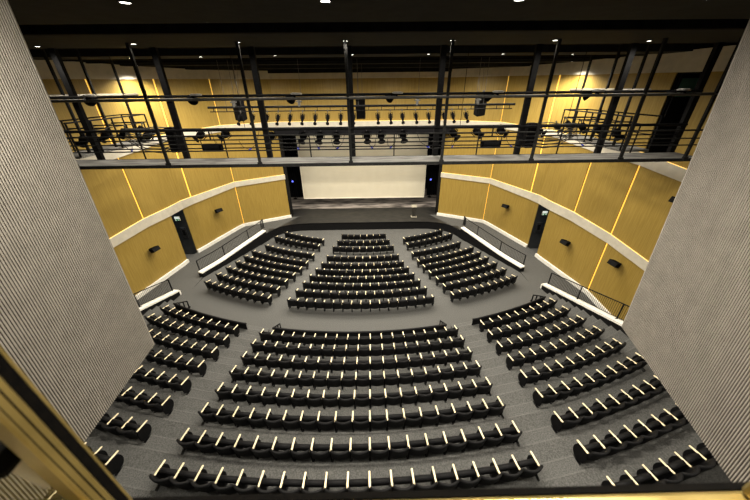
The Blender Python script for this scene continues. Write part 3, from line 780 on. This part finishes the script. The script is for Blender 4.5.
# stage spotlight
def spot_proto(L=.42,r=.105,big=False):
    sp_=thing('stage_spotlight','x','stage light')
    m=MB(); m.tube([(0,0,.02),(0,0,-.10)],.022,6); m.box((0,0,.0),(.07,.07,.08)); m.build('clamp',M['pipe'],sp_)
    m=MB(); m.beam((-r-.03,0,-.12),(r+.03,0,-.12),.03,.015)
    for s in (-1,1): m.beam((s*(r+.025),0,-.12),(s*(r+.025),0,-.34),.03,.012)
    m.build('yoke',M['gear'],sp_)
    m=MB(); m.tube([(0,.05,-.16),(0,.03,-.20),(0,-.02,-.34),(0,-.06,-.44),(0,-.075,-.48),(0,-.085,-.52),(0,-.095,-.58)],[r*.6,r*.95,r*.95,r*.62,r*.62,r*.98,r*1.0],12); b=m.build('body',M['gear'],sp_)
    m=MB(); m.tube([(0,-.096,-.582),(0,-.099,-.592)],[r*.85,r*.8],12); m.build('lens',M['black'],b)
    return sp_
sp1=spot_proto()
# far batten
bt=thing('lighting_batten','far double pipe batten hung on cables with a row of small spots','batten',(.33,17,0))
m=MB(); m.tube([(-7.97,0,11.06),(7.97,0,11.06)],.055,8); m.build('pipe',M['black'],bt)
m=MB(); m.tube([(-7.9,0,10.86),(7.85,0,10.86)],.025,6); m.build('lower_bar',M['black'],bt)
m=MB()
for i in range(24): x=-7.7+15.4*i/23; m.beam((x,0,10.86),(x,0,11.06),.03,.03)
m.build('bracket',M['black'],bt)
for x in (-6.5,-6.25,-3.1,-.2,2.9,5.9,6.3,-7.0):
    m=MB(); m.tube([(x,0,11.06),(x*.995,.0,13.9)],.009,5); m.build('hanging_cable',M['pipe'],bt)
for x in (-3.25,2.85,6.0,-6.6):
    m=MB(); m.box((x,0,11.22),(.12,.1,.3)); m.box((x,.0,11.30),(.3,.12,.06)); m.build('hanger_plate',M['pipe'],bt)
SPX=[-6.0,-5.35,-4.62,-4.05,-3.42,-2.78,-2.12,-1.48,-.80,-.14,1.12,1.78,2.40,3.10,3.76,4.55,5.02,5.72]
for i,x in enumerate(SPX):
    tl=-.05*x
    sc_=dup(sp1,(x,17,10.86),(radians(-6),tl,0),'small black spotlight, %s from left on the far batten'%ORD[i],'small spots on the far batten'); sc_.scale=(.85,.95,1.15)
kill(sp1)
# second row under the catwalk rear rail
sp2=spot_proto(.6,.16,True)
PX2=[(-8.35,.9),(-7.1,.9),(-6.15,.9),(-5.1,1.0),(-3.3,.5),(-2.0,.35),(-1.35,.2),(-.7,.0),(.55,-.1),(1.15,-.1),(2.05,-.2),(4.05,-.7),(5.0,-.9),(6.0,-1.0),(7.6,-1.)]
m=None
bt2=thing('lighting_batten','near black pipe batten just beyond the catwalk carrying large spotlights','batten',(0,13.3,0))
m=MB(); m.tube([(-9.6,0,10.42),(9.6,0,10.42)],.045,8); m.build('pipe',M['black'],bt2)
for x in (-9,-4.5,0,4.5,9):
    m=MB(); m.tube([(x,0,10.42),(x,0,13.9)],.012,5); m.build('hanging_cable',M['black'],bt2)
for i,(x,t) in enumerate(PX2):
    dup(sp2,(x,13.3,10.38),(radians(-15),t,0),'large black spotlight, %s from left on the near batten'%ORD[i],'large spots on the near batten')
# boxy floods
bf=thing('box_flood','x','stage light')
m=MB(); m.box((0,0,-.62),(.75,.24,.28),bev=.03); m.build('housing',M['gear'],bf)
m=MB(); m.box((0,-.13,-.62),(.6,.02,.2)); m.build('lens',M['black'],bf)
m=MB(); m.beam((-.4,0,-.62),(-.4,0,-.32),.03,.02); m.beam((.4,0,-.62),(.4,0,-.32),.03,.02); m.beam((-.4,0,-.32),(.4,0,-.32),.03,.02); m.beam((0,0,-.32),(0,0,.03),.04,.04); m.build('bracket',M['gear'],bf)
dup(bf,(-5.5,12.22,10.48),None,'wide black box flood hanging at the left of the catwalk','box floods')
dup(bf,(5.5,12.22,10.48),None,'wide black box flood hanging at the right of the catwalk','box floods')
kill(bf)
# side gantries
for s,nm in ((-1,'left'),(1,'right')):
    g=thing('side_gantry','dark side gantry with railings and lamps along the %s wall'%nm,'gantry',(s*11.6,14.7,9.5))
    def Q(x,y,z): return (s*x-s*11.6,y-14.7,z-9.5)
    m=MB(); m.box(Q(11.6,14.75,9.5),(1.15,4.7,.09)); m.build('deck',M['deck'],g)
    for z,r in ((10.78,.032),(10.42,.022),(10.08,.022)):
        m=MB(); m.tube([Q(11.0,12.42,z),Q(11.0,17.0,z),Q(12.2,17.0,z)],r,6); m.build('rail',M['black'],g)
        m=MB(); m.tube([Q(12.2,12.42,z),Q(12.2,17.0,z)],r,6); m.build('rail',M['black'],g)
    for y in (12.45,13.6,14.75,15.9,17.0):
        for x in (11.0,12.2):
            m=MB(); m.beam(Q(x,y,9.5),Q(x,y,10.8),.05,.05); m.build('stanchion',M['black'],g)
    for y in (13.2,14.7,16.4):
        m=MB(); m.beam(Q(11.25,y,9.45),Q(11.25,y,CEIL+.3),.09,.07); m.build('hanger_post',M['steel'],g)
    m=MB(); m.tube([Q(11.25,12.4,11.70),Q(11.25,17.4,11.70)],.055,8); m.build('lighting_pipe',M['lectop'],g)
    for y in (12.7,13.9,15.1,16.3):
        m=MB(); m.beam(Q(10.7,y,10.45),Q(12.3,y,10.45),.05,.05); m.beam(Q(10.7,y,10.0),Q(10.7,y,10.5),.04,.04); m.build('outrigger',M['black'],g)
    for i,(y,zz) in enumerate(((12.8,10.42),(13.9,10.42),(15.0,10.42),(16.2,10.42),(17.0,10.2))):
        dup(sp2,(s*10.72,y,zz),(radians(-25),0,s*1.2),'large black spotlight, %s from the catwalk on the %s gantry'%(ORD[i],nm),'gantry spotlights')
    # fanned cable loom between catwalk and gantry
    lm=thing('cable_loom','fanned bundle of grey cables looping beside the %s end of catwalk'%nm,'cables',(s*7.6,12.6,9.55))
    m=MB()
    for k in range(9):
        t=k/8
        m.tube([(s*(-.35+.1*t),.05*k,.25+.09*k),(s*(.3+.2*t),.12+.03*k,.05+.12*k),(s*(.95+.1*t),.2+.04*k,.12+.10*k),(s*(1.7),.3+.03*k,.55+.05*k)],.022,5)
    m.build('cables',M['pipe'],lm)
    m=MB(); m.box((s*-.35,.15,.55),(.35,.35,.95),bev=.04); m.build('junction_box',M['gear'],lm)
kill(sp2)
# hanging loudspeakers
hs=thing('hanging_loudspeaker','x','loudspeaker')
R_=Matrix.Rotation(radians(12),3,'X')
m=MB(); m.box((0,0,-.62),(.58,.5,1.25),R_,bev=.04); m.build('cabinet',M['gear'],hs)
m=MB(); m.box(R_@Vector((0,-.26,.0))+Vector((0,0,-.62)),(.5,.02,1.15),R_); m.build('grille',M['black'],hs)
m=MB()
for s in (-1,1): m.tube([(s*.12,0,.02),(s*.12,0,2.9)],.008,5)
m.build('hanging_cable',M['pipe'],hs)
m=MB(); m.box((0,0,.03),(.6,.12,.08)); m.box((-.2,0,.1),(.1,.1,.12)); m.box((.2,0,.1),(.1,.1,.12)); m.build('rigging_bracket',M['pipe'],hs)
dup(hs,(-7.4,20.6,11.38),(0,radians(7),radians(-12)),'black loudspeaker hanging on cables at the left above the stage','hanging loudspeakers')
dup(hs,(.15,20.6,11.42),(0,0,0),'black loudspeaker hanging on cables at the middle above the stage','hanging loudspeakers')
dup(hs,(7.65,20.6,11.5),(0,radians(-7),radians(12)),'black loudspeaker hanging on cables at the right above the stage','hanging loudspeakers')
kill(hs)
# drooping leads with blue plugs
for i,(x,d) in enumerate(((-9.3,.4),(-5.9,.7),(-3.9,-.6),(-2.6,.6),(-1.7,.5),(-.3,-.6),(.5,.5),(1.9,-.6),(2.6,.9),(4.4,-.5),(6.4,.3),(9.4,.3))):
    c_=thing('power_lead','thin black lead with blue plug, %s from left above the catwalk deck'%ORD[i],'cable',(x,12.9,10.3),group='power leads along the catwalk')
    m=MB(); m.tube([(0,.3,.05),(d*.25,.1,-.45),(d*.6,-.2,-.62),(d*.8,-.5,-.45),(d*.85,-.70,-.2)],.010,5); m.build('lead',M['gear'],c_)
    m=MB(); m.tube([(d*.5,-.12,-.58),(d*.62,-.22,-.62)],.032,8); m.build('plug',M['blue'],c_)

# ------------------------------------------------------------------ wall loudspeakers
def wspk(x,y,z,s,ang,label):
    r=thing('wall_loudspeaker',label,'loudspeaker',(x,y,z),(0,0,ang)); r.scale=(.66,.8,.66)
    m=MB(); R=Matrix.Rotation(radians(-18),3,'X')
    pr=[(-.42,-.30),(.42,-.30),(.42,.04),(.30,.17),(-.30,.17),(-.42,.04)]
    V=[R@Vector((a,b-.06,zz)) for zz in (-.2,.2) for a,b in pr]
    m.add(V,[(5,4,3,2,1,0),(6,7,8,9,10,11)]+[(i,(i+1)%6,6+(i+1)%6,6+i) for i in range(6)]); m.build('cabinet',M['gear'],r)
    m=MB(); m.add([R@Vector(p) for p in ((-.40,-.375,-.18),(.40,-.375,-.18),(.40,-.375,.18),(-.40,-.375,.18),(-.40,-.355,-.18),(.40,-.355,-.18),(.40,-.355,.18),(-.40,-.355,.18))],[(0,1,2,3),(7,6,5,4),(0,4,5,1),(3,2,6,7),(0,3,7,4),(1,5,6,2)]); m.build('grille',M['black'],r)
    m=MB(); m.box((0,.15,-.02),(.12,.22,.1)); m.box((0,.25,-.02),(.3,.03,.3)); m.build('bracket',M['gear'],r)
for s,nm in ((-1,'left'),(1,'right')):
    wspk(s*12.22,23.55,2.95,s,-s*radians(62),'black wall loudspeaker on the %s wood wall nearest the stage'%nm)
    wspk(s*13.98,17.6,2.5,s,-s*radians(80),'black wall loudspeaker on the %s wood wall just before the exit door'%nm)
wspk(14.62,14.1,2.95,1,-radians(83),'black wall loudspeaker on the shaded right panel above the railing')
wspk(14.78,12.55,7.2,1,-radians(83),'black wall loudspeaker high on the right beside the ribbed panel')

# ------------------------------------------------------------------ ribbed panels beside the booth window
def ribbed(name,label,F0,N0,F1,hin,near_y):
    """F0: far bottom corner, N0: near bottom corner, F1: far top corner (camera relative)"""
    o=Vector((.708*0,0,CZ)); f0=Vector(F0)+o; n0=Vector(N0)+o; f1=Vector(F1)+o
    d=(n0-f0); d=d*((f0.y-near_y)/(f0.y-n0.y)); up=(f1-f0)*1.35
    nrm=d.cross(up).normalized()
    if nrm.x*hin<0: nrm=-nrm
    PT=.022; L=d.length; n=int(L/PT); root=tag(empty(name), label, 'wall panel', kind='structure')
    bk=MB(); t=.12
    V=[f0-nrm*.012,f0+d-nrm*.012,f0+d+up-nrm*.012,f0+up-nrm*.012]; V+= [p-nrm*t for p in V]
    bk.add(V,[(0,1,2,3),(7,6,5,4),(0,4,5,1),(3,2,6,7),(0,3,7,4),(1,5,6,2)]); bk.build('backing',M['riback'],root)
    rb_=MB(); e=d.normalized()
    for i in range(n):
        a=f0+e*(i*PT+.002)
        q=[a-nrm*.012,a-nrm*.007,a+e*.002-nrm*.006,a+e*.0095-nrm*.006,a+e*.0115-nrm*.007,a+e*.0115-nrm*.012]
        V=q+[p+up for p in q]
        rb_.add(V,[(k,k+1,k+7,k+6) for k in range(5)]+[(0,5,4,3,2,1)])
    rb_.build('ribs',M['rib'],root)
    tm=MB(); tm.beam(f0-nrm*.016-e*.003,f0+up-nrm*.016-e*.003,.008,.02); tm.build('edge_trim',M['rib'],root)
ribbed('wall_ribbed_left','warm grey ribbed acoustic panel at the left of the booth window',(-2.0773,2.7564,-2.84),(-1.9759,1.6146,-2.84),(-2.0985,3.00,.63),1,.30)
ribbed('wall_ribbed_right','warm grey ribbed acoustic panel at the right of the booth window',(4.0388,2.9146,-2.84),(3.6163,1.2022,-2.84),(4.124,3.26,.65),-1,.30)

# ------------------------------------------------------------------ booth window
wz=lambda z: CZ+z
win=tag(empty('window_1'), 'brass framed booth window the hall is seen through', 'window', kind='structure')
m=MB(); m.box((1.2,.20,wz(-.683)),(3.4,.11,.05),bev=.008); m.box((1.2,.13,wz(-.718)),(3.4,.10,.05),bev=.01); sl=m.build('window_sill',M['brass'],win)
m=MB(); m.box((1.2,.261,wz(-.679)),(3.4,.011,.034)); m.build('sill_gasket',M['gasket'],win)
m=MB(); m.box((.2465,.261,wz(0)),(.025,.004,1.32)); m.box((.2475,.2315,wz(0)),(.029,.027,1.32),bev=.003); m.build('window_mullion',M['brass'],win)
m=MB(); m.box((.2472,.2515,wz(0)),(.0256,.013,1.32)); m.box((.2475,.2345,wz(0)),(.0296,.0022,1.32)); m.box((.2475,.2245,wz(0)),(.0296,.0012,1.32)); m.build('mullion_gasket',M['gasket'],win)
m=MB(); m.box((1.425,.23,wz(0)),(.09,.05,1.32),bev=.006); m.build('window_mullion',M['brass'],win)
m=MB(); m.box((-.49,.238,wz(0)),(1.45,.006,1.3)); m.build('window_pane',M['glass'],win)
m=MB(); m.box((1.0,.22,wz(.69)),(4.2,.1,.06)); m.build('window_head',M['brass'],win)
lt=thing('window_latch','black knob latch on the brass window frame at lower left','latch',(.199,.222,wz(-.438)))
m=MB(); m.tube([(0,.02,0),(0,-.012,0)],.021,6,smooth=False); m.tube([(0,-.012,0),(0,-.018,0)],[.021,.014],6,smooth=False); m.build('knob',M['gear'],lt)
m=MB(); m.tube([(0,.004,-.005),(.022,.006,-.075)],.009,8); m.build('stem',M['pale'],lt)
bw=MB(); bw.box((0,.32,wz(-5.0)),(14,.08,8.0)); bw.box((0,.32,wz(1.2)),(14,.08,.96))
bw.box((-4.2,.32,wz(.0)),(5.6,.08,1.5)); bw.box((6.0,.32,wz(0)),(5,.08,1.5))
tag(bw.build('wall_back',M['corr']),'dark rear wall of the hall holding the booth window','wall',kind='structure')
bo=MB(); bo.box((0,-2.6,wz(-1.7)),(8,5.6,.1)); bo.box((0,-5.2,wz(0)),(8,.1,3.4)); bo.box((-4,-2.6,wz(0)),(.1,5.6,3.4)); bo.box((4,-2.6,wz(0)),(.1,5.6,3.4)); bo.box((0,-2.6,wz(1.22)),(8,5.6,.05))
tag(bo.build('wall_booth',M['cream']),'cream walls of the projection booth behind the window','wall',kind='structure')
pl=bpy.data.lights.new('booth_fill','AREA'); pl.energy=11; pl.size=.5; pl.color=(1,.80,.45)  # unseen warm light added inside the booth to brighten the brass
po=bpy.data.objects.new('booth_fill',pl); po.location=(.9,-1.1,wz(1.1)); po.rotation_euler=(radians(-20),0,0); COL.objects.link(po)

# ------------------------------------------------------------------ world and view
wd=bpy.data.worlds.new('world'); S.world=wd; wd.use_nodes=True
wd.node_tree.nodes['Background'].inputs[0].default_value=(1,.85,.62,1); wd.node_tree.nodes['Background'].inputs[1].default_value=.02
vs=S.view_settings; vs.view_transform='Standard'; vs.look='None'; vs.gamma=1; vs.use_curve_mapping=False; vs.exposure=-.22
